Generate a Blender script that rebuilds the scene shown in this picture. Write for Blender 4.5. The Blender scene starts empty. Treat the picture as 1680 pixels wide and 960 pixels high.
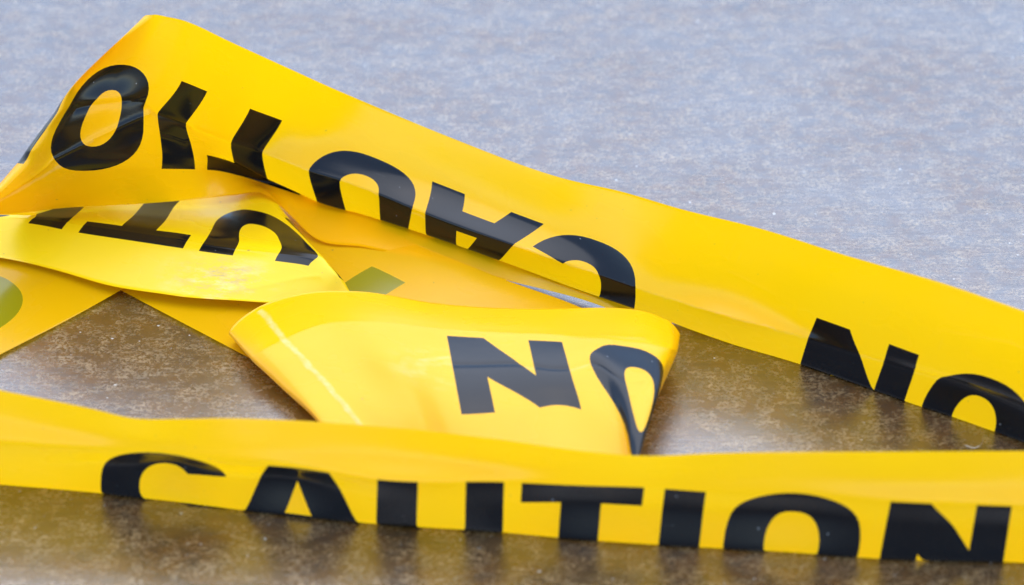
import bpy, math
import numpy as np
from mathutils import Vector
from mathutils.geometry import delaunay_2d_cdt

# ------------------------------------------------------------------ camera, world, sun, exposure
S = bpy.context.scene
COL = S.collection
LENS, SENSOR, DIST, PITCH = 105.0, 36.0, 1.065, math.radians(35.0)
cam_d = bpy.data.cameras.new("camera")
cam = bpy.data.objects.new("camera", cam_d)
COL.objects.link(cam)
CAM = np.array([0.0, -DIST * math.cos(PITCH), DIST * math.sin(PITCH)])
cam.location = CAM
cam.rotation_euler = (math.pi / 2 - PITCH, 0, 0)
cam_d.lens, cam_d.sensor_width = LENS, SENSOR
cam_d.clip_start, cam_d.clip_end = 0.02, 200.0
cam_d.dof.use_dof = True
cam_d.dof.focus_distance = 1.055
cam_d.dof.aperture_fstop = 8.5
S.camera = cam

SUN_EL, SUN_AZ = math.radians(78.0), math.radians(5.0)       # high, ahead of the camera, very soft
w = bpy.data.worlds.new("World")
S.world = w
w.use_nodes = True
nt = w.node_tree
sky = nt.nodes.new("ShaderNodeTexSky")
sky.sky_type = 'NISHITA'
sky.sun_disc = False
sky.sun_elevation = SUN_EL
sky.sun_rotation = SUN_AZ
sky.air_density, sky.dust_density, sky.ozone_density = 1.0, 0.25, 0.35
bg = nt.nodes["Background"]
bg.inputs["Strength"].default_value = 0.15
nt.links.new(sky.outputs[0], bg.inputs[0])

sun_d = bpy.data.lights.new("sun", 'SUN')
sun_d.energy, sun_d.angle, sun_d.color = 0.92, math.radians(84), (1.0, 0.975, 0.94)
sun = bpy.data.objects.new("sun", sun_d)
COL.objects.link(sun)
sd = Vector((math.sin(SUN_AZ) * math.cos(SUN_EL), math.cos(SUN_AZ) * math.cos(SUN_EL), math.sin(SUN_EL)))
sun.rotation_euler = sd.to_track_quat('Z', 'Y').to_euler()
sun.location = (0.3, 1.5, 1.5)

S.view_settings.view_transform = 'Standard'
S.view_settings.look = 'None'
S.view_settings.gamma = 1.0
S.view_settings.exposure = 1.88

# ------------------------------------------------------------------ helpers
def at(px, py, z):
    """point at height z (mm) on the sight line of photo pixel (1680 x 960); metres out"""
    k = SENSOR / 2 / LENS / 840.0
    x, y = (px - 840.0) * k, (480.0 - py) * k
    f = np.array([0, math.cos(PITCH), -math.sin(PITCH)])
    u = np.array([0, math.sin(PITCH), math.cos(PITCH)])
    d = f + x * np.array([1.0, 0, 0]) + y * u
    t = (z * 0.001 - CAM[2]) / d[2]
    return CAM + t * d


def hermite_weights(knots, q, ten):
    """rows of weights over the knots: cubic Hermite, finite difference tangents scaled by ten"""
    knots = np.asarray(knots, float)
    n = len(knots)
    q = np.clip(q, knots[0], knots[-1])
    T = np.zeros((n, n))
    for i in range(n):
        if i == 0:
            h = knots[1] - knots[0]; T[0, 0] -= 1 / h; T[0, 1] += 1 / h
        elif i == n - 1:
            h = knots[-1] - knots[-2]; T[i, i] += 1 / h; T[i, i - 1] -= 1 / h
        else:
            h0, h1 = knots[i] - knots[i - 1], knots[i + 1] - knots[i]
            a, b = h1 / (h0 + h1), h0 / (h0 + h1)
            T[i, i - 1] -= a / h0; T[i, i] += a / h0 - b / h1; T[i, i + 1] += b / h1
    T *= np.asarray(ten, float)[:, None]
    k = np.clip(np.searchsorted(knots, q, side='right') - 1, 0, n - 2)
    h = knots[k + 1] - knots[k]
    s = (q - knots[k]) / h
    h00, h10 = 2 * s**3 - 3 * s**2 + 1, s**3 - 2 * s**2 + s
    h01, h11 = -2 * s**3 + 3 * s**2, s**3 - s**2
    W = (h10 * h)[:, None] * T[k] + (h11 * h)[:, None] * T[k + 1]
    r = np.arange(len(q))
    W[r, k] += h00
    W[r, k + 1] += h01
    return W


class Ribbon:
    """A band of film. cols: list of (u, [(v, px, py, z), ...]); u, v in mm along and across the band."""
    def __init__(self, cols, rowten=None, colten=None, noise=0.12, seed=1, dents=()):
        cols = sorted(cols, key=lambda c: c[0])
        self.u = np.array([c[0] for c in cols], float)
        self.V = np.array([[r[0] for r in c[1]] for c in cols], float)
        self.P = np.array([[at(*r[1:]) for r in c[1]] for c in cols])
        self.R = self.V.shape[1]
        self.rowten = np.ones(self.R) if rowten is None else np.array(rowten, float)
        self.colten = np.ones(len(cols)) if colten is None else np.array(colten, float)
        rng = np.random.default_rng(seed)
        self.waves = [(rng.uniform(-1, 1), rng.uniform(-1, 1), rng.uniform(0, 6.28)) for _ in range(14)]
        self.noise = noise
        self.dents = dents

    def base(self, u, v):
        Wu = hermite_weights(self.u, u, self.colten)
        Vr = Wu @ self.V
        lo, hi = np.zeros(len(u)), np.full(len(u), self.R - 1.0)
        kn = np.arange(self.R)
        for _ in range(26):
            mid = (lo + hi) / 2
            vv = np.einsum('nj,nj->n', hermite_weights(kn, mid, self.rowten), Vr)
            g = vv < v
            lo, hi = np.where(g, mid, lo), np.where(g, hi, mid)
        Wt = hermite_weights(kn, (lo + hi) / 2, self.rowten)
        return np.einsum('ni,nj,ijk->nk', Wu, Wt, self.P)

    def bumps(self, u, v):
        d = np.zeros(len(u))
        for i, (a, b, p) in enumerate(self.waves):
            k = 0.05 * 1.11 ** i
            d += np.sin(k * (a * 0.7 * u + b * 1.3 * v) + p) / (1 + 0.35 * i)
        d *= self.noise * 0.5
        for (wd, amp, pts) in self.dents:                      # crease lines pressed in the film
            best = np.full(len(u), 1e9)
            for (u0, v0), (u1, v1) in zip(pts[:-1], pts[1:]):
                L2 = (u1 - u0) ** 2 + (v1 - v0) ** 2
                k = np.clip(((u - u0) * (u1 - u0) + (v - v0) * (v1 - v0)) / L2, 0, 1)
                best = np.minimum(best, np.hypot(u - u0 - k * (u1 - u0), v - v0 - k * (v1 - v0)))
            d += amp * 1.1 * np.exp(-np.sqrt(best ** 2 + 0.09) / wd)
        return d * 0.001

    def surf(self, u, v):
        e = 0.3
        p = self.base(u, v)
        pu = self.base(u + e, v) - self.base(u - e, v)
        pv = self.base(u, v + e) - self.base(u, v - e)
        n = np.cross(pu, pv)
        n /= np.linalg.norm(n, axis=1)[:, None] + 1e-12
        return p + n * self.bumps(u, v)[:, None]

    def surf_n(self, u, v):
        e = 0.35
        p = self.surf(u, v)
        n = np.cross(self.surf(u + e, v) - self.surf(u - e, v), self.surf(u, v + e) - self.surf(u, v - e))
        n /= np.linalg.norm(n, axis=1)[:, None] + 1e-12
        return p, n


# ------------------------------------------------------------------ lettering (mm, origin at left end of the baseline)
CAP = 42.0

def superellipse(cx, cy, a, b, n, k=40, t0=0.0, t1=2 * math.pi, close=False):
    out = []
    for i in range(k + (1 if close else 0)):
        t = t0 + (t1 - t0) * i / k
        c, s = math.cos(t), math.sin(t)
        out.append((cx + a * math.copysign(abs(c) ** (2 / n), c), cy + b * math.copysign(abs(s) ** (2 / n), s)))
    return out

def glyph(ch):
    """list of outlines; a point is inked when inside an odd number of them"""
    if ch == 'I':
        return 14.0, [[(0, 0), (14, 0), (14, CAP), (0, CAP)]]
    if ch == 'T':
        return 42.0, [[(14, 0), (28, 0), (28, 31.5), (42, 31.5), (42, CAP), (0, CAP), (0, 31.5), (14, 31.5)]]
    if ch == 'U':
        o = [(0, CAP)] + superellipse(22, 19, 22, 19.5, 2.3, 26, math.pi, 2 * math.pi, True) + [(44, CAP), (30.5, CAP)]
        o += superellipse(22, 20, 8.5, 9.5, 2.2, 18, 2 * math.pi, math.pi, True) + [(13.5, CAP)]
        return 44.0, [o]
    if ch == 'O':
        return 46.0, [superellipse(23, 21, 23, 21.8, 2.3, 48), superellipse(23, 21, 9.3, 11.0, 2.25, 36)]
    if ch == 'C':
        a, b = math.radians(19), math.radians(341)
        o = superellipse(23, 21, 22.5, 21.8, 2.6, 44, a, b, True)
        i = superellipse(23.5, 21, 9.3, 11.0, 2.25, 36, math.radians(323), math.radians(37), True)
        return 44.0, [o + i]
    if ch == 'A':
        return 48.0, [[(0, 0), (14, 0), (17, 8), (31, 8), (34, 0), (48, 0), (34, CAP), (14, CAP)],
                      [(19.5, 16.5), (28.5, 16.5), (24, 32)]]
    if ch == 'N':
        return 44.5, [[(0, 0), (13, 0), (13, 20), (30, 0), (44.5, 0), (44.5, CAP), (31.5, CAP), (31.5, 22), (14.5, CAP), (0, CAP)]]

WORD = [('C', 0.0), ('A', 46.5), ('U', 95.0), ('T', 145.0), ('I', 194.0), ('O', 216.0), ('N', 269.5)]
PERIOD = 385.0

def densify(poly, step=2.0):
    out = []
    for (a, b) in zip(poly, poly[1:] + poly[:1]):
        n = max(1, int(math.hypot(b[0] - a[0], b[1] - a[1]) / step))
        for i in range(n):
            out.append((a[0] + (b[0] - a[0]) * i / n, a[1] + (b[1] - a[1]) * i / n))
    return out


def set_props(o, **k):
    for a, b in k.items():
        o[a] = b

def build_tape(rib, u0, u1, width, margin, flip, label, film_mat, ink_mat, step=1.3, face_up=True, only=None):
    """One length of printed film as a mesh, each printed letter a child mesh cut into the film.
    u is measured along the print (the reading direction); margin = v of the baseline (flip) or of the letter tops."""
    loops, owner, names = [], [], []
    for base in (-PERIOD, 0.0, PERIOD):
        for ch, off in WORD:
            adv, outl = glyph(ch)
            if base + off + adv > u1 - 0.5 or base + off < u0 + 0.5:
                continue
            if only and ch not in only:
                continue
            lid = len(names)
            names.append(ch)
            for o in outl:
                pts = densify(o)
                pts = [(x + base + off, (margin + y) if flip or not face_up else (margin + CAP - y)) for x, y in pts]
                loops.append(pts if flip or not face_up else pts[::-1]); owner.append(lid)
    verts, faces = [], []
    for o in loops:
        idx = []
        last = None
        for p in o:
            if last and abs(p[0] - last[0]) < 1e-4 and abs(p[1] - last[1]) < 1e-4:
                continue
            idx.append(len(verts)); verts.append(p); last = p
        faces.append(idx)
    lp = np.array(verts) if verts else np.zeros((0, 2))
    nu, nv = int((u1 - u0) / step), int(width / step)
    gu, gv = np.meshgrid(np.linspace(u0, u1, nu + 1), np.linspace(0, width, nv + 1), indexing='ij')
    g = np.stack([gu.ravel(), gv.ravel()], 1)
    for (wd, amp, pts) in rib.dents:                       # denser mesh along each crease
        for (a0, b0), (a1, b1) in zip(pts[:-1], pts[1:]):
            L = math.hypot(a1 - a0, b1 - b0)
            for k in np.arange(0, L, 1.1):
                for off in (-1.3, -0.65, 0.0, 0.65, 1.3):
                    q = (a0 + (a1 - a0) * k / L - (b1 - b0) / L * off, b0 + (b1 - b0) * k / L + (a1 - a0) / L * off)
                    if u0 + 0.5 < q[0] < u1 - 0.5 and 0.5 < q[1] < width - 0.5:
                        g = np.vstack([g, [q]])
    if len(lp):                                            # keep grid points off the outlines
        keep = np.ones(len(g), bool)
        for c in range(0, len(g), 4000):
            d = np.abs(g[c:c + 4000, None, :] - lp[None]).max(2).min(1)
            keep[c:c + 4000] = d > 0.35
        edge = (g[:, 1] < 0.01) | (g[:, 1] > width - 0.01) | (g[:, 0] < u0 + .01) | (g[:, 0] > u1 - .01)
        g = g[keep | edge]
    allv = [Vector(p) for p in verts] + [Vector(p) for p in g]
    ov, oe, of, _, _, oof = delaunay_2d_cdt(allv, [], faces, 0, 1e-5)
    uv = np.array([(p[0], p[1]) for p in ov])
    P, N = rib.surf_n(uv[:, 0], uv[:, 1])
    front = flip == face_up
    groups = {}
    for f, src in zip(of, oof):
        ids = [owner[s] for s in src]
        key = -1
        for i in set(ids):
            if ids.count(i) % 2 == 1:
                key = i
        groups.setdefault(key, []).append(f)

    def mesh(name, fl, mat, parent=None):
        used = sorted({i for f in fl for i in f})
        rm = {i: k for k, i in enumerate(used)}
        a, b, c = fl[0][:3]
        # front of the face = printed side
        fl2 = []
        for f in fl:
            A, B, C = uv[f[0]], uv[f[1]], uv[f[2]]
            ccw = (B[0] - A[0]) * (C[1] - A[1]) - (B[1] - A[1]) * (C[0] - A[0]) > 0
            f = list(f) if ccw == front else list(f)[::-1]
            fl2.append([rm[i] for i in f])
        me = bpy.data.meshes.new(name)
        me.from_pydata([tuple(P[i]) for i in used], [], fl2)
        lay = me.uv_layers.new(name="film")
        li = np.zeros(len(me.loops), int)
        me.loops.foreach_get("vertex_index", li)
        uu = uv[used][li] * 0.001
        lay.data.foreach_set("uv", uu.ravel())
        me.polygons.foreach_set("use_smooth", [True] * len(me.polygons))
        nn = N[used] if front else -N[used]
        me.normals_split_custom_set_from_vertices([tuple(x) for x in nn])
        me.materials.append(mat)
        me.update()
        o = bpy.data.objects.new(name, me)
        COL.objects.link(o)
        if parent:
            o.parent = parent
        return o

    root = mesh("caution_tape", groups[-1], film_mat)
    set_props(root, label=label, category="caution tape", group="lengths of yellow caution tape lying on the ground")
    for i, ch in enumerate(names):
        if i in groups:
            l = mesh("printed_letter", groups[i], ink_mat, root)
            l['label'] = "black printed letter " + ch
    return root


# ------------------------------------------------------------------ materials
def nodes(name):
    m = bpy.data.materials.new(name)
    m.use_nodes = True
    t = m.node_tree
    return m, t, t.nodes["Principled BSDF"], t.nodes["Material Output"]

def noise_node(t, vec, scale, detail=4.0, rough=0.55, dist=0.0):
    n = t.nodes.new("ShaderNodeTexNoise")
    n.inputs["Scale"].default_value = scale
    n.inputs["Detail"].default_value = detail
    n.inputs["Roughness"].default_value = rough
    n.inputs["Distortion"].default_value = dist
    t.links.new(vec, n.inputs["Vector"])
    return n.outputs["Fac"]

def ramp(t, fac, a, b, ca=(0, 0, 0, 1), cb=(1, 1, 1, 1)):
    r = t.nodes.new("ShaderNodeValToRGB")
    r.color_ramp.elements[0].position, r.color_ramp.elements[1].position = a, b
    r.color_ramp.elements[0].color, r.color_ramp.elements[1].color = ca, cb
    t.links.new(fac, r.inputs[0])
    return r.outputs[0]

def mix(t, fac, a, b, kind='MIX'):
    m = t.nodes.new("ShaderNodeMix")
    m.data_type, m.blend_type = 'RGBA', kind
    for s, v in ((m.inputs[0], fac), (m.inputs[6], a), (m.inputs[7], b)):
        if hasattr(v, 'links') or hasattr(v, 'is_linked'):
            t.links.new(v, s)
        else:
            s.default_value = v
    return m.outputs[2]

def mapping(t, vec, scale=(1, 1, 1), rot=(0, 0, 0)):
    m = t.nodes.new("ShaderNodeMapping")
    m.inputs["Scale"].default_value = scale
    m.inputs["Rotation"].default_value = rot
    t.links.new(vec, m.inputs["Vector"])
    return m.outputs[0]

def math_node(t, op, a, b=None, c=None):
    m = t.nodes.new("ShaderNodeMath")
    m.operation = op
    for s, v in zip(m.inputs, (a, b, c)):
        if v is None:
            continue
        if hasattr(v, 'is_linked'):
            t.links.new(v, s)
        else:
            s.default_value = v
    return m.outputs[0]

def film_height(t, vec):
    """fine waviness of thin plastic: long streaks along the band and small dimples"""
    a = noise_node(t, mapping(t, vec, (14, 60, 1)), 1.0, 1, 0.4)
    b = noise_node(t, mapping(t, vec, (110, 180, 1)), 1.0, 2, 0.5)
    return math_node(t, 'MULTIPLY_ADD', b, 0.18, a)

FILM = (0.95, 0.50, 0.001, 1)

def film_material(name, marks=(), smudges=(), sat=FILM, trans=0.45):
    m, t, p, out = nodes(name)
    uvn = t.nodes.new("ShaderNodeUVMap"); uvn.uv_map = "film"
    vec = uvn.outputs[0]
    tone = noise_node(t, mapping(t, vec, (20, 45, 1)), 1.0, 3)
    col = mix(t, ramp(t, tone, 0.35, 0.7), sat, (sat[0] * 0.97, sat[1] * 0.955, sat[2], 1))
    # dust specks
    sp = noise_node(t, mapping(t, vec, (420, 420, 1)), 1.0, 1)
    col = mix(t, ramp(t, sp, 0.775, 0.80), col, (0.42, 0.27, 0.05, 1))
    # handling wear: hair scratches and a dusty film in patches
    scr = noise_node(t, mapping(t, vec, (30, 1500, 1), (0, 0, 0.5)), 1.0, 3, 0.6)
    scr2 = noise_node(t, mapping(t, vec, (1300, 40, 1), (0, 0, 0.25)), 1.0, 3, 0.6)
    pat = noise_node(t, mapping(t, vec, (38, 60, 1)), 1.0, 4, 0.65)
    wear = math_node(t, 'MULTIPLY', math_node(t, 'MAXIMUM', ramp(t, scr, 0.64, 0.74), ramp(t, scr2, 0.65, 0.75)), ramp(t, pat, 0.48, 0.66))
    col = mix(t, math_node(t, 'MULTIPLY', wear, 0.22), col, (0.84, 0.62, 0.22, 1))
    dust = math_node(t, 'MULTIPLY', ramp(t, noise_node(t, mapping(t, vec, (240, 300, 1)), 1.0, 5, 0.75), 0.52, 0.70), ramp(t, pat, 0.50, 0.72))
    col = mix(t, math_node(t, 'MULTIPLY', dust, 0.10), col, (0.62, 0.42, 0.12, 1))
    sep = t.nodes.new("ShaderNodeSeparateXYZ"); t.links.new(vec, sep.inputs[0])
    wob = noise_node(t, mapping(t, vec, (160, 160, 1)), 1.0, 3, 0.6)
    brk = noise_node(t, mapping(t, vec, (260, 260, 1)), 1.0, 3, 0.7)
    for (u0, v0, u1, v1, wd, amt) in marks:               # pale lines: stress-whitened crease on the flap, painted ridge highlight on the back
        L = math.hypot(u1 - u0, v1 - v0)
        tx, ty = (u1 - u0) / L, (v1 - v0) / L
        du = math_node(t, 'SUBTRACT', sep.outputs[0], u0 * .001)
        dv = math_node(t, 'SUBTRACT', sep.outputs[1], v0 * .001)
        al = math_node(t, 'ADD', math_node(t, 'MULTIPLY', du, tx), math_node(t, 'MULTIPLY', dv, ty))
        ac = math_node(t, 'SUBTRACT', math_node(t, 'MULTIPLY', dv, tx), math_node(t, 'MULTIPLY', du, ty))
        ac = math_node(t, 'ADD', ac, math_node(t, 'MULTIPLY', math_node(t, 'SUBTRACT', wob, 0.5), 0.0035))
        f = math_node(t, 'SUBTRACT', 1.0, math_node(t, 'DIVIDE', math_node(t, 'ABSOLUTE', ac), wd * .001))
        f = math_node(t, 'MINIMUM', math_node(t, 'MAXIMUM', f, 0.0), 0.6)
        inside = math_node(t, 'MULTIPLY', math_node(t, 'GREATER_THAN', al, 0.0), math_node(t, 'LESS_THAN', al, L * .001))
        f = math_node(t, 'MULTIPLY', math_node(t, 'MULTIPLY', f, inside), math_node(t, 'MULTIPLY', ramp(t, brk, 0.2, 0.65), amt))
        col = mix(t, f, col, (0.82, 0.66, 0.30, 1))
    for (u0, v0, ru, rv, c, amt, sc) in smudges:           # rubbed-on dirt
        du = math_node(t, 'DIVIDE', math_node(t, 'SUBTRACT', sep.outputs[0], u0 * .001), ru * .001)
        dv = math_node(t, 'DIVIDE', math_node(t, 'SUBTRACT', sep.outputs[1], v0 * .001), rv * .001)
        r2 = math_node(t, 'ADD', math_node(t, 'MULTIPLY', du, du), math_node(t, 'MULTIPLY', dv, dv))
        f = math_node(t, 'MAXIMUM', math_node(t, 'SUBTRACT', 1.0, r2), 0.0)
        bn = noise_node(t, mapping(t, vec, (sc * 0.7, sc * 2.0, 1), (0, 0, 0.35)), 1.0, 6, 0.75)
        f = math_node(t, 'MULTIPLY', math_node(t, 'MULTIPLY', ramp(t, bn, 0.48, 0.66), f), amt)
        col = mix(t, f, col, c)
    t.links.new(col, p.inputs["Base Color"])
    p.inputs["Roughness"].default_value = 0.17
    rr = math_node(t, 'MULTIPLY_ADD', tone, 0.16, 0.20)
    t.links.new(rr, p.inputs["Roughness"])
    p.inputs["IOR"].default_value = 1.45
    b = t.nodes.new("ShaderNodeBump")
    b.inputs["Strength"].default_value = 0.15
    b.inputs["Distance"].default_value = 0.0006
    t.links.new(film_height(t, vec), b.inputs["Height"])
    t.links.new(b.outputs[0], p.inputs["Normal"])
    tr = t.nodes.new("ShaderNodeBsdfTranslucent")
    tr.inputs["Color"].default_value = (0.94, 0.57, 0.001, 1)
    mx = t.nodes.new("ShaderNodeMixShader")
    mx.inputs[0].default_value = trans
    t.links.new(p.outputs[0], mx.inputs[1]); t.links.new(tr.outputs[0], mx.inputs[2])
    t.links.new(mx.outputs[0], out.inputs["Surface"])
    return m

def ink_material():
    """black ink on the printed side; from the back it shows olive through the yellow film"""
    m, t, p, out = nodes("printed_ink")
    uvn = t.nodes.new("ShaderNodeUVMap"); uvn.uv_map = "film"
    vec = uvn.outputs[0]
    g = t.nodes.new("ShaderNodeNewGeometry")
    sc = noise_node(t, mapping(t, vec, (60, 900, 1), (0, 0, 0.3)), 1.0, 4, 0.7)
    sp = noise_node(t, mapping(t, vec, (380, 380, 1)), 1.0, 1)
    blk = mix(t, ramp(t, sc, 0.62, 0.80), (0.004, 0.004, 0.0045, 1), (0.018, 0.018, 0.019, 1))
    blk = mix(t, ramp(t, sp, 0.775, 0.80), blk, (0.20, 0.20, 0.20, 1))
    col = mix(t, g.outputs["Backfacing"], blk, (0.19, 0.16, 0.002, 1))
    t.links.new(col, p.inputs["Base Color"])
    tone = noise_node(t, mapping(t, vec, (20, 45, 1)), 1.0, 3)
    t.links.new(math_node(t, 'MULTIPLY_ADD', tone, 0.14, 0.11), p.inputs["Roughness"])
    p.inputs["IOR"].default_value = 1.38
    b = t.nodes.new("ShaderNodeBump")
    b.inputs["Strength"].default_value = 0.15
    b.inputs["Distance"].default_value = 0.0006
    t.links.new(film_height(t, vec), b.inputs["Height"])
    t.links.new(b.outputs[0], p.inputs["Normal"])
    return m

def ground_material():
    m, t, p, out = nodes("stained_plate")
    tc = t.nodes.new("ShaderNodeTexCoord")
    vec = tc.outputs["Object"]
    big = noise_node(t, mapping(t, vec, (16, 24, 20)), 1.0, 4, 0.6)
    mid = noise_node(t, mapping(t, vec, (130, 170, 150)), 1.0, 5, 0.68, 0.4)
    fine = noise_node(t, mapping(t, vec, (600, 760, 700)), 1.0, 6, 0.8, 0.35)
    grain = noise_node(t, mapping(t, vec, (1900, 1900, 1900)), 1.0, 3, 0.7)
    lines = noise_node(t, mapping(t, vec, (38, 800, 1), (0, 0, math.radians(15))), 1.0, 5, 0.7)
    rust = (0.100, 0.040, 0.004, 1)
    base = mix(t, ramp(t, big, 0.38, 0.62), rust, (0.074, 0.037, 0.008, 1))
    base = mix(t, ramp(t, mid, 0.42, 0.62), base, (0.050, 0.025, 0.006, 1))
    clump = noise_node(t, mapping(t, vec, (110, 140, 120)), 1.0, 5, 0.7, 0.6)
    flk = math_node(t, 'MULTIPLY', ramp(t, fine, 0.46, 0.59), ramp(t, clump, 0.41, 0.62))
    base = mix(t, math_node(t, 'MULTIPLY', flk, 0.85), base, (0.28, 0.178, 0.070, 1))
    base = mix(t, math_node(t, 'MULTIPLY', ramp(t, grain, 0.30, 0.48, (1, 1, 1, 1), (0, 0, 0, 1)), 0.65), base, (0.018, 0.010, 0.005, 1))
    base = mix(t, math_node(t, 'MULTIPLY', ramp(t, lines, 0.54, 0.68), 0.35), base, (0.040, 0.028, 0.020, 1))
    spk = noise_node(t, mapping(t, vec, (520, 520, 520)), 1.0, 0)
    base = mix(t, ramp(t, spk, 0.85, 0.87), base, (0.42, 0.38, 0.32, 1))
    t.links.new(base, p.inputs["Base Color"])
    rg = math_node(t, 'MULTIPLY_ADD', fine, 0.12, 0.135)
    rg = math_node(t, 'MULTIPLY_ADD', mid, 0.10, rg)
    rg = math_node(t, 'MULTIPLY_ADD', flk, 0.12, rg)
    t.links.new(rg, p.inputs["Roughness"])
    worn = math_node(t, 'MULTIPLY_ADD', mid, 0.35, math_node(t, 'MULTIPLY', big, 0.65))
    worn = math_node(t, 'MULTIPLY_ADD', math_node(t, 'SUBTRACT', lines, 0.5), -0.6, worn)
    worn = math_node(t, 'MULTIPLY_ADD', math_node(t, 'SUBTRACT', fine, 0.5), 0.45, worn)
    t.links.new(ramp(t, worn, 0.34, 0.66, (0.42, 0.42, 0.42, 1), (0.66, 0.66, 0.66, 1)), p.inputs["Specular IOR Level"])
    p.inputs["IOR"].default_value = 2.15
    p.inputs["Metallic"].default_value = 0.0
    h = math_node(t, 'MULTIPLY_ADD', lines, 0.5, fine)
    b = t.nodes.new("ShaderNodeBump")
    b.inputs["Strength"].default_value = 0.16
    b.inputs["Distance"].default_value = 0.0005
    t.links.new(h, b.inputs["Height"])
    t.links.new(b.outputs[0], p.inputs["Normal"])
    return m

INK = ink_material()

# ------------------------------------------------------------------ ground
me = bpy.data.meshes.new("ground")
G = 30.0
me.from_pydata([(-G, -G, 0), (G, -G, 0), (G, G, 0), (-G, G, 0)], [], [(0, 1, 2, 3)])
me.materials.append(ground_material())
gr = bpy.data.objects.new("ground", me)
COL.objects.link(gr)
gr['kind'] = 'structure'

# ------------------------------------------------------------------ back length (print upside down, folded at its left end)
W = 86.0
# rows: far edge, baseline, ridge, foot of the steep front, hidden pleat, letter tops, near edge
back = [
 (-230, [(0, 1900, 590, 52), (26, 1860, 740, 24), (34, 1850, 775, 14), (47, 1840, 815, 0.8), (58, 1850, 800, 0.6), (68, 1860, 780, .5), (86, 1870, 755, .5)]),
 (-185, [(0, 1800, 553, 51), (26, 1768, 675, 24), (34, 1762, 712, 13), (47, 1745, 752, 0.8), (58, 1755, 737, 0.6), (68, 1762, 722, .5), (86, 1780, 700, .5)]),
 (-146, [(0, 1660, 503, 51), (26, 1624, 623, 23), (34, 1612, 642, 14), (47, 1596, 694, 0.8), (58, 1605, 680, 0.6), (68, 1612, 668, .5), (86, 1630, 640, .5)]),
 (-117, [(0, 1552, 466, 50), (26, 1514, 584, 22), (34, 1507, 609, 14), (46, 1490, 659, 0.8), (58, 1500, 645, 0.6), (68, 1510, 632, .5), (86, 1530, 610, .5)]),
 (-70, [(0, 1378, 416, 49), (26, 1336, 520, 21), (34.5, 1322, 554, 13), (46, 1309, 597, 0.8), (58, 1318, 585, 0.6), (68, 1325, 570, .5), (86, 1340, 548, .5)]),
 (-35, [(0, 1250, 376, 46), (26, 1205, 476, 21), (37, 1190, 520, 13), (48, 1190, 561, 0.8), (58, 1195, 550, 0.6), (68, 1200, 540, .5), (86, 1215, 520, .5)]),
 (0, [(0, 1112, 342, 46), (26, 1066, 433, 23), (38, 1048, 474, 14), (49, 1043, 507, 4.0), (62, 1046, 504, 3.0), (71, 1050, 512, 1.5), (86, 1062, 527, .6)]),
 (22, [(0, 1025, 316, 41), (26, 985, 400, 22.5), (39, 962, 443, 15), (49, 951, 475, 5.5), (62, 955, 472, 4), (71, 950, 479, 3.5), (86, 957, 492, 1.5)]),
 (47.6, [(0, 925, 293, 39.5), (26, 888, 366, 22), (40, 857, 407, 16.5), (49.5, 846, 436, 7), (62, 848, 431, 5), (71, 842, 438, 4.5), (86, 852, 465, 2)]),
 (95.6, [(0, 735, 224, 39), (26, 705, 296, 23), (40.5, 676, 340, 17.5), (50, 668, 374, 7.5), (62, 670, 372, 6), (71, 668, 377, 5.5), (86, 690, 425, 3)]),
 (117, [(0, 655, 191.5, 43), (26, 621, 263, 27.5), (43, 590, 306, 20), (53, 595, 351, 8), (62, 598, 349, 7), (71, 596, 353, 6.5), (86, 600, 405, 4)]),
 (140, [(0, 567, 154.5, 50), (26, 535, 225, 33), (43, 503, 278, 23), (54, 516, 328, 11), (62, 516, 326, 8.5), (71, 512, 331, 8), (86, 512, 387, 5)]),
 (159.5, [(0, 492, 121, 62), (26, 461, 197, 40), (43, 429, 249, 27), (55, 436, 291, 16), (61, 440, 293, 12), (68, 425, 298, 10), (86, 436, 319, 12)]),
 (150, [(0, 529, 138, 56), (26, 498, 211, 36.5), (43, 466, 264, 25), (54.5, 476, 309, 13.5), (61, 478, 309, 10), (69, 468, 314, 9.5), (86, 477, 354, 7)]),
 (172.5, [(0, 442, 98, 72), (26, 412, 179, 48), (42, 381, 233, 34), (53, 385, 264, 24), (60, 386, 270, 20), (68, 376, 284, 17), (86, 385, 320, 14)]),
 (194, [(0, 370, 65, 88), (26, 340, 150, 65), (40, 306, 203, 51), (52, 313, 235, 41), (60, 318, 257, 34), (68, 320, 278, 27), (86, 318, 328, 14)]),
 (208, [(0, 325, 43.5, 95), (26, 298, 133, 72), (40, 260, 185, 58), (52, 263, 225, 48), (60, 266, 252, 40), (68, 265, 277, 33), (86, 255, 333, 14)]),
 (239, [(0, 268, 27, 97), (26, 200, 109, 76), (40, 180, 165, 65), (50, 162, 208, 56), (60, 148, 248, 48), (68, 140, 277, 41), (86, 95, 342, 18)]),
 (258, [(0, 247, 24, 97), (26, 150, 116, 77), (40, 123, 170, 67), (50, 104, 208, 60), (60, 85, 246, 52), (68, 72, 276, 45), (86, 5, 352, 26)]),
 (268, [(0, 238, 25, 95), (26, 126, 134, 76), (40, 96, 185, 67), (50, 76, 215, 60), (60, 55, 246, 54), (68, 42, 270, 48), (86, -35, 352, 32)]),
 (277, [(0, 234, 30, 92), (26, 118, 150, 71), (40, 88, 188, 62), (50, 62, 222, 56), (60, 42, 249, 50), (68, 28, 268, 44), (86, -45, 352, 30)]),
 (290, [(0, 245, 42, 80), (26, 140, 160, 58), (40, 110, 200, 49), (50, 90, 232, 43), (60, 70, 258, 38), (68, 55, 275, 33), (86, -20, 352, 24)]),
 (330, [(0, 340, 95, 24), (26, 245, 195, 18), (40, 220, 240, 16), (50, 200, 262, 14), (60, 180, 285, 12), (68, 165, 300, 11), (86, 90, 355, 10)]),
]
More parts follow.
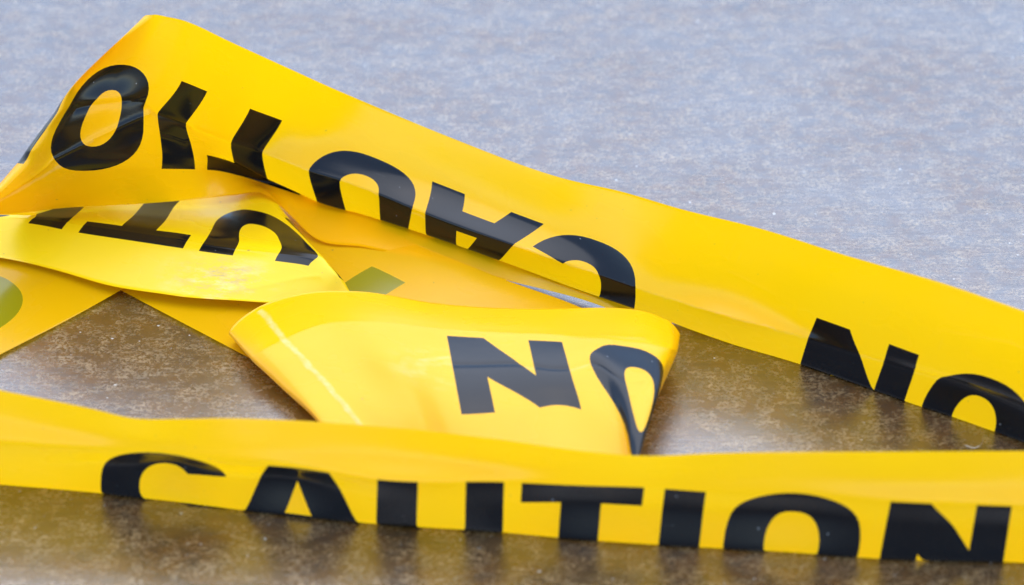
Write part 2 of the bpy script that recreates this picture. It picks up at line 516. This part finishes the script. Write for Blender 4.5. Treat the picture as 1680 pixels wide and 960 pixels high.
film_back = film_material("yellow_film_back",
    marks=((-197, 34, -70, 34.5, 0.55, 0.35), (-70, 34.5, 0, 38, 0.55, 0.4), (0, 38, 47, 40, 0.5, 0.4),  # segments along the ridge: glint of the fold painted into the film colour
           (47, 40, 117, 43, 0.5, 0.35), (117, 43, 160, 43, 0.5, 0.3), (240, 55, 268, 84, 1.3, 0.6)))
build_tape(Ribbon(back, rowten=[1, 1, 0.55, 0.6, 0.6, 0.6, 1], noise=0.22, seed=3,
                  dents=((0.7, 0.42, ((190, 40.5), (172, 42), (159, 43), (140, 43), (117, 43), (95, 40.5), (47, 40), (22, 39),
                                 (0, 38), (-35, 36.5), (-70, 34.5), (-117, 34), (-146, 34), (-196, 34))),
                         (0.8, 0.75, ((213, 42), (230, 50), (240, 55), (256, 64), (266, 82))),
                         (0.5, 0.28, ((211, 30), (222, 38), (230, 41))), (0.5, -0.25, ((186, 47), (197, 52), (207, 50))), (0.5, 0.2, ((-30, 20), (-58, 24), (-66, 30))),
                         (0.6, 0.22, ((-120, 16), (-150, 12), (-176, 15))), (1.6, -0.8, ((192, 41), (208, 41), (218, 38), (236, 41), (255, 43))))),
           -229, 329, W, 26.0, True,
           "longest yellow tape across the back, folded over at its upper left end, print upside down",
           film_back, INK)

# ------------------------------------------------------------------ middle-left length (print upside down)
mid = [
 (266, [(0, -230, 300, 8), (26, -260, 340, 10), (45, -270, 347, 13), (57, -275, 352, 15), (68, -280, 362, 14), (86, -300, 400, 6)]),
 (240, [(0, -60, 300, 8), (26, -90, 335, 10), (45, -100, 345, 13), (57, -105, 352, 15), (68, -110, 362, 14), (86, -130, 408, 6)]),
 (208, [(0, 90, 300, 8), (26, 70, 330, 10), (45, 62, 346, 13), (57, 58, 355, 15), (68, 46, 366, 14), (86, 15, 425, 6)]),
 (187, [(0, 240, 290, 8), (26, 190, 325, 10), (45, 165, 346, 13), (57, 144, 362, 15), (68, 128, 381, 14), (86, 92, 443, 6)]),
 (166, [(0, 330, 285, 8), (26, 270, 328, 10), (45, 245, 358, 13), (57, 229, 373, 15), (68, 214, 394, 14), (86, 180, 468, 6)]),
 (145, [(0, 400, 290, 9.0), (26, 343, 336, 10), (45, 326, 368, 13), (57, 314, 384, 15), (68, 300, 407, 14), (86, 268, 482, 6)]),
 (139, [(0, 412, 292, 9.0), (26, 364, 339, 10), (45, 349, 373, 13), (57, 340, 389, 15), (68, 326, 411, 14), (86, 296, 486, 6)]),
 (117, [(0, 425, 300, 9.0), (26, 416, 347, 10), (45, 421, 385, 14), (57, 425, 401, 15.5), (68, 416, 423, 14), (86, 393, 493, 6)]),
 (106, [(0, 432, 305, 9.0), (26, 445, 352, 10), (45, 465, 389, 14), (57, 473, 408, 16), (68, 461, 429, 14), (86, 440, 496, 6)]),
 (95, [(0, 440, 311, 9.0), (26, 466, 357, 10), (45, 500, 395, 14), (57, 522, 419, 16), (68, 506, 436, 14), (86, 490, 496, 6)]),
 (84, [(0, 442, 316, 9.0), (26, 476, 362, 8), (45, 514, 404, 12), (57, 540, 433, 14), (68, 548, 450, 13), (86, 535, 496, 6)]),
 (74, [(0, 444, 320, 2), (26, 477, 366, 5), (45, 516, 409, 9), (57, 546, 442, 11), (68, 566, 463, 9), (86, 580, 494, 5)]),
 (62, [(0, 430, 325, 1.5), (26, 465, 372, 2.5), (45, 505, 416, 5), (57, 535, 450, 6), (68, 555, 470, 5), (86, 570, 500, 3)]),
 (40, [(0, 360, 330, 1.2), (26, 400, 380, 1.5), (45, 440, 424, 2), (57, 468, 455, 2), (68, 490, 475, 2), (86, 510, 505, 2)]),
]
film_mid = film_material("yellow_film_scuffed",
    smudges=((127, 78, 26, 12, (0.86, 0.70, 0.32, 1), 0.75, 90), (127, 77, 19, 9, (0.37, 0.28, 0.19, 1), 0.85, 170)),
    sat=(0.92, 0.62, 0.003, 1), trans=0.24)
build_tape(Ribbon(mid, rowten=[1, 1, 1, 0.7, 0.6, 1], noise=0.2, seed=8,
                  dents=((0.6, 0.22, ((95, 62), (125, 63.5), (160, 62.5), (187, 62), (215, 62))), (1.5, 0.25, ((90, 72), (112, 80), (130, 85))))),
           41, 265, W, 26.0, True,
           "scuffed yellow tape at middle left with a dirt smudge and upside-down U and T",
           film_mid, INK)

# ------------------------------------------------------------------ middle flap with N O
flap = [
 (197, [(0, 1080, 560, 3), (20, 1075, 590, 3), (26, 1070, 605, 3), (47, 1050, 655, 2.5), (68, 1030, 715, 2), (86, 1015, 770, 2)]),
 (203, [(0, 1106, 552, 8), (20, 1100, 582, 8), (26, 1095, 598, 8), (47, 1073, 650, 7), (68, 1042, 722, 6), (86, 1025, 778, 5)]),
 (208, [(0, 1116, 549, 13), (20, 1112, 574, 14), (26, 1107, 588, 14), (47, 1083, 642, 12), (68, 1050, 718, 10), (86, 1033, 778, 8)]),
 (212.5, [(0, 1104, 532, 16), (20, 1107, 568, 18), (26, 1101, 583, 18), (47, 1080, 640, 17), (68, 1051, 715, 13), (86, 1036, 775, 10)]),
 (219, [(0, 1084, 521, 17), (20, 1094, 563, 20), (26, 1089, 580, 20.5), (47, 1083, 636, 20), (68, 1054, 718, 15), (86, 1039, 776, 9)]),
 (239, [(0, 1020, 506, 16), (20, 1022, 553, 21), (26, 1022, 570, 22), (47, 1054, 645, 22), (68, 1044, 765, 16.5), (86, 1036, 800, 9)]),
 (248.3, [(0, 990, 505, 15), (20, 990, 548, 20.5), (26, 992, 565, 22), (47, 1030, 640, 22), (68, 1036, 750, 16.5), (86, 1034, 796, 9)]),
 (229.7, [(0, 1052, 510, 17), (20, 1060, 557, 21), (26, 1058, 574, 21.5), (47, 1073, 642, 21.5), (68, 1049, 752, 16), (86, 1038, 788, 9)]),
 (262, [(0, 945, 506, 14), (20, 944, 546, 20), (26, 950, 563, 21.5), (47, 973, 606, 21), (68, 1011, 696, 16.5), (86, 1026, 785, 8)]),
 (269.5, [(0, 912, 507, 14), (20, 917, 544, 20), (26, 922, 561, 21), (47, 938, 617, 20.5), (68, 954, 672, 17), (86, 978, 782, 8)]),
 (291.5, [(0, 815, 506, 14), (20, 822, 540, 20), (26, 827, 556, 21), (47, 841, 615, 20.5), (68, 856, 674, 17), (86, 876, 778, 8)]),
 (314, [(0, 720, 499, 14), (20, 728, 534, 20), (26, 733, 550, 21), (47, 745, 615, 20.5), (68, 757, 680, 17), (86, 774, 772, 8)]),
 (345, [(0, 588, 478, 14), (20, 606, 520, 18), (26, 614, 538, 18.5), (47, 650, 605, 17), (68, 684, 672, 14), (86, 715, 755, 7)]),
 (370, [(0, 490, 482, 13), (20, 520, 527, 15), (26, 530, 542, 15), (47, 575, 605, 13), (68, 622, 672, 11), (86, 668, 750, 5)]),
 (385, [(0, 430, 500, 12), (20, 464, 548, 13), (26, 475, 562, 13), (47, 522, 615, 11), (68, 570, 672, 9), (86, 606, 722, 6)]),
 (396, [(0, 390, 526, 10), (20, 424, 570, 11), (26, 435, 583, 11), (47, 478, 630, 9), (68, 523, 686, 7), (86, 553, 730, 5)]),
 (403, [(0, 375, 545, 7.5), (20, 408, 582, 8), (26, 419, 594, 8), (47, 462, 634, 6.5), (68, 513, 682, 5), (86, 545, 728, 3)]),
 (411, [(0, 384, 555, 3), (20, 418, 592, 3), (26, 428, 602, 3), (47, 470, 640, 2.5), (68, 520, 690, 2), (86, 550, 735, 1.5)]),
 (430, [(0, 470, 545, 1.8), (20, 500, 590, 1.8), (26, 510, 602, 1.8), (47, 550, 650, 1.8), (68, 600, 700, 1.5), (86, 630, 745, 1.2)]),
]
film_flap = film_material("yellow_film_creased",
    marks=((386.5, 2, 384, 88, 1.6, 1.0), (384, 60, 371, 74, 0.9, 0.0), (330, 41, 308, 36, 0.9, 0.5), (301, 41, 262, 44, 0.8, 0.5)),
    smudges=((325, 45, 26, 14, (0.84, 0.66, 0.22, 1), 0.5, 60), (350, 62, 4, 4, (0.5, 0.4, 0.25, 1), 0.0, 300)), trans=0.28)
build_tape(Ribbon(flap, noise=0.28, seed=12,
                  dents=((0.9, 0.22, ((386.5, 1), (385, 45), (384, 85))), (0.8, -0.3, ((330, 42), (285, 40), (255, 44), (236, 42))), (1.0, 0.18, ((300, 24), (262, 22), (230, 19))))),
           197.6, 429, W, 26.0, True,
           "yellow tape flap in the middle, printed N O, curling down at its right end",
           film_flap, INK)

# ------------------------------------------------------------------ front length (print upright)
front = [
 (-80, [(0, -215, 600, 42), (9, -215, 645, 33), (16, -215, 695, 26), (27, -215, 735, 15), (42, -215, 778, 0.8), (60, -205, 755, 0.6), (86, -200, 720, .5)]),
 (-35, [(0, 0, 640, 42), (9, 0, 684, 33), (16, 0, 725, 26), (27, 0, 757, 15), (42, 0, 795, 0.8), (60, 6, 775, 0.6), (86, 10, 740, .5)]),
 (0, [(0, 163, 673, 39), (9, 163, 708, 30), (16, 163, 738, 24), (27, 163, 762, 14), (43, 163, 809, 0.8), (60, 168, 790, 0.6), (86, 172, 755, .5)]),
 (11, [(0, 214, 685, 39), (9, 214, 715, 30), (16, 214, 741, 24), (27, 214, 763, 14), (43.5, 214, 815, 0.8), (60, 218, 795, 0.6), (86, 222, 760, .5)]),
 (27, [(0, 290, 687, 39), (9, 288, 722, 30), (16, 288, 748, 24), (25, 288, 758, 15), (44, 290, 823, 0.8), (60, 292, 803, 0.6), (86, 295, 768, .5)]),
 (42, [(0, 358, 686, 39), (9, 358, 730, 30), (16, 357, 757, 24), (27, 360, 778, 14), (44, 360, 832, 0.8), (60, 362, 812, 0.6), (86, 365, 775, .5)]),
 (70.5, [(0, 487, 690, 39), (9, 487, 736, 30), (16, 487, 768, 24), (25, 488, 786, 14), (43, 489, 847, 0.8), (60, 491, 825, 0.6), (86, 494, 790, .5)]),
 (95, [(0, 617, 699, 39), (9, 617, 745, 30), (16, 619, 787, 24), (27, 618, 818, 14), (42, 617, 860, 0.8), (60, 618, 838, 0.6), (86, 620, 800, .5)]),
 (139, [(0, 826, 722, 39), (9, 826, 758, 30), (16, 827, 791, 24), (27, 826, 826, 14), (41, 825, 874, 0.8), (60, 826, 852, 0.6), (86, 828, 815, .5)]),
 (166, [(0, 956, 740, 38), (9, 956, 771, 30), (16, 957, 797, 23.5), (26.5, 953, 825, 14), (41, 948, 885, 0.8), (60, 950, 862, 0.6), (86, 955, 826, .5)]),
 (187, [(0, 1056, 748, 38), (9, 1056, 776, 30), (16, 1057, 800, 23.5), (27, 1053, 832, 14), (41, 1047, 892, 0.8), (60, 1048, 869, 0.6), (86, 1052, 832, .5)]),
 (208, [(0, 1157, 744, 38), (9, 1157, 778, 30), (16, 1158, 807, 23.5), (27, 1154, 838, 14), (40, 1147, 898, 0.8), (60, 1148, 875, 0.6), (86, 1152, 838, .5)]),
 (239, [(0, 1306, 741, 38), (9, 1306, 780, 30), (16, 1306, 812, 23.5), (27, 1303, 843, 14), (40.5, 1297, 906, 0.8), (60, 1299, 882, 0.6), (86, 1302, 845, .5)]),
 (269.5, [(0, 1463, 741, 42), (9, 1463, 785, 32), (16, 1461, 823, 25), (27, 1454, 858, 15), (41, 1443, 916, 0.8), (60, 1446, 892, 0.6), (86, 1450, 855, .5)]),
 (314, [(0, 1664, 740, 42), (9, 1664, 790, 32), (16, 1660, 831, 25), (27, 1655, 864, 15), (41, 1646, 922, 0.8), (60, 1650, 898, 0.6), (86, 1655, 860, .5)]),
 (350, [(0, 1830, 740, 42), (9, 1830, 792, 32), (16, 1826, 838, 25), (27, 1820, 872, 15), (41, 1812, 930, 0.8), (60, 1816, 905, 0.6), (86, 1820, 868, .5)]),
]
film_front = film_material("yellow_film_front")
build_tape(Ribbon(front, rowten=[1, 1, 0.6, 0.8, 0.5, 0.6, 1], noise=0.1, seed=21),
           -79, 349, W, 16.0, False,
           "yellow tape standing on its edge along the front, reading CAUTION the right way up",
           film_front, INK)

# ------------------------------------------------------------------ two lengths lying printed side down
under = [
 (0, [(0, 470, 270, 3), (43, 330, 350, 2), (86, 200, 437, 1.4)]),
 (30, [(0, 560, 330, 3.5), (43, 430, 405, 2), (86, 310, 495, 1.2)]) ,
 (60, [(0, 665, 393, 4), (43, 540, 460, 2), (86, 405, 585, 1.2)]),
 (100, [(0, 820, 456, 4), (43, 690, 540, 2), (86, 525, 650, 1.0)]),
 (135, [(0, 955, 506, 2), (43, 810, 590, 1.5), (86, 650, 715, .8)]),
 (168, [(0, 1060, 565, 1), (43, 920, 650, 1), (86, 770, 770, .8)]),
]
under[0] = (0, [(0, 470, 300, 3), (43, 280, 375, 2), (86, 100, 425, 1.4)])
under[1] = (30, [(0, 560, 347, 3.5), (43, 400, 430, 2), (86, 253, 505, 1.2)])
def shift(cols, d):
    return [(c[0] + d, c[1]) for c in cols]
film_under = film_material("yellow_film_reverse")
build_tape(Ribbon(shift(under, 94), noise=0.12, seed=31), 94.2, 262.4, W, 26.0, False,
           "yellow tape lying face down beneath the middle flap, olive print showing through its back",
           film_under, INK, step=0.8, face_up=False, only='TO')

corner = [
 (0, [(0, -330, 520, 4), (43, -230, 600, 3), (86, -110, 640, 1)]),
 (40, [(0, -200, 440, 4), (43, -90, 520, 3), (86, 0, 583, 1)]),
 (75, [(0, -90, 370, 4), (43, 30, 450, 3), (86, 110, 526, 1)]),
 (105, [(0, 10, 320, 5), (43, 120, 400, 3.5), (86, 202, 474, 2)]),
 (140, [(0, 110, 260, 5), (43, 220, 340, 3.5), (86, 300, 420, 2)]),
]
film_corner = film_material("yellow_film_corner")
build_tape(Ribbon(shift(corner, 192), noise=0.2, seed=41), 193, 331, W, 26.0, False,
           "face-down yellow tape at the left edge with a green-tinted letter showing through",
           film_corner, INK, face_up=False, only='O')

# ------------------------------------------------------------------ loose grit and a fibre on the ground
def flat_material(name, col, rough):
    m, t, p, out = nodes(name)
    tc = t.nodes.new("ShaderNodeTexCoord")
    n = noise_node(t, tc.outputs["Object"], 900.0, 3)
    t.links.new(mix(t, n, col, tuple(c * 0.6 for c in col[:3]) + (1,)), p.inputs["Base Color"])
    p.inputs["Roughness"].default_value = rough
    return m

rng = np.random.default_rng(5)
vs, fs = [], []
for _ in range(420):
    px, py = rng.uniform(-60, 1740), rng.uniform(-80, 1000)
    c = at(px, py, 0)
    r = rng.uniform(0.10, 0.26) * (1 + 0.9 * (rng.random() < 0.10)) * 0.001
    b = len(vs)
    for d in ((1, 0, 0), (0, 1, 0), (-1, 0, 0), (0, -1, 0), (0, 0, 1)):
        k = rng.uniform(0.6, 1.2)
        vs.append((c[0] + d[0] * r * k, c[1] + d[1] * r * k, 0.00002 + d[2] * r * 0.8 * k))
    fs += [(b, b + 1, b + 4), (b + 1, b + 2, b + 4), (b + 2, b + 3, b + 4), (b + 3, b, b + 4)]
me = bpy.data.meshes.new("grit")
me.from_pydata(vs, [], fs)
me.materials.append(flat_material("pale_grit", (0.50, 0.44, 0.36, 1), 0.8))
o = bpy.data.objects.new("grit", me)
COL.objects.link(o)
o['kind'] = 'stuff'

path = [at(x, y, z) for x, y, z in ((1584, 731, .2), (1592, 734, .5), (1600, 735, .7), (1607, 732, .8), (1611, 727, .7), (1613, 722, .4))]
vs, fs = [], []
for i, p in enumerate(path):
    r = 0.00022 * (1 - 0.5 * abs(i / 5 - 0.5))
    for k in range(5):
        a = 2 * math.pi * k / 5
        vs.append((p[0] + r * math.cos(a) * 0.5, p[1] + r * math.cos(a), p[2] + r * math.sin(a)))
    if i:
        for k in range(5):
            fs.append(((i - 1) * 5 + k, (i - 1) * 5 + (k + 1) % 5, i * 5 + (k + 1) % 5, i * 5 + k))
me = bpy.data.meshes.new("fibre")
me.from_pydata(vs, [], fs)
me.materials.append(flat_material("pale_fibre", (0.55, 0.46, 0.34, 1), 0.7))
o = bpy.data.objects.new("fibre", me)
COL.objects.link(o)
set_props(o, label="tiny pale curled fibre on the brown ground at right, above the front tape", category="fibre")
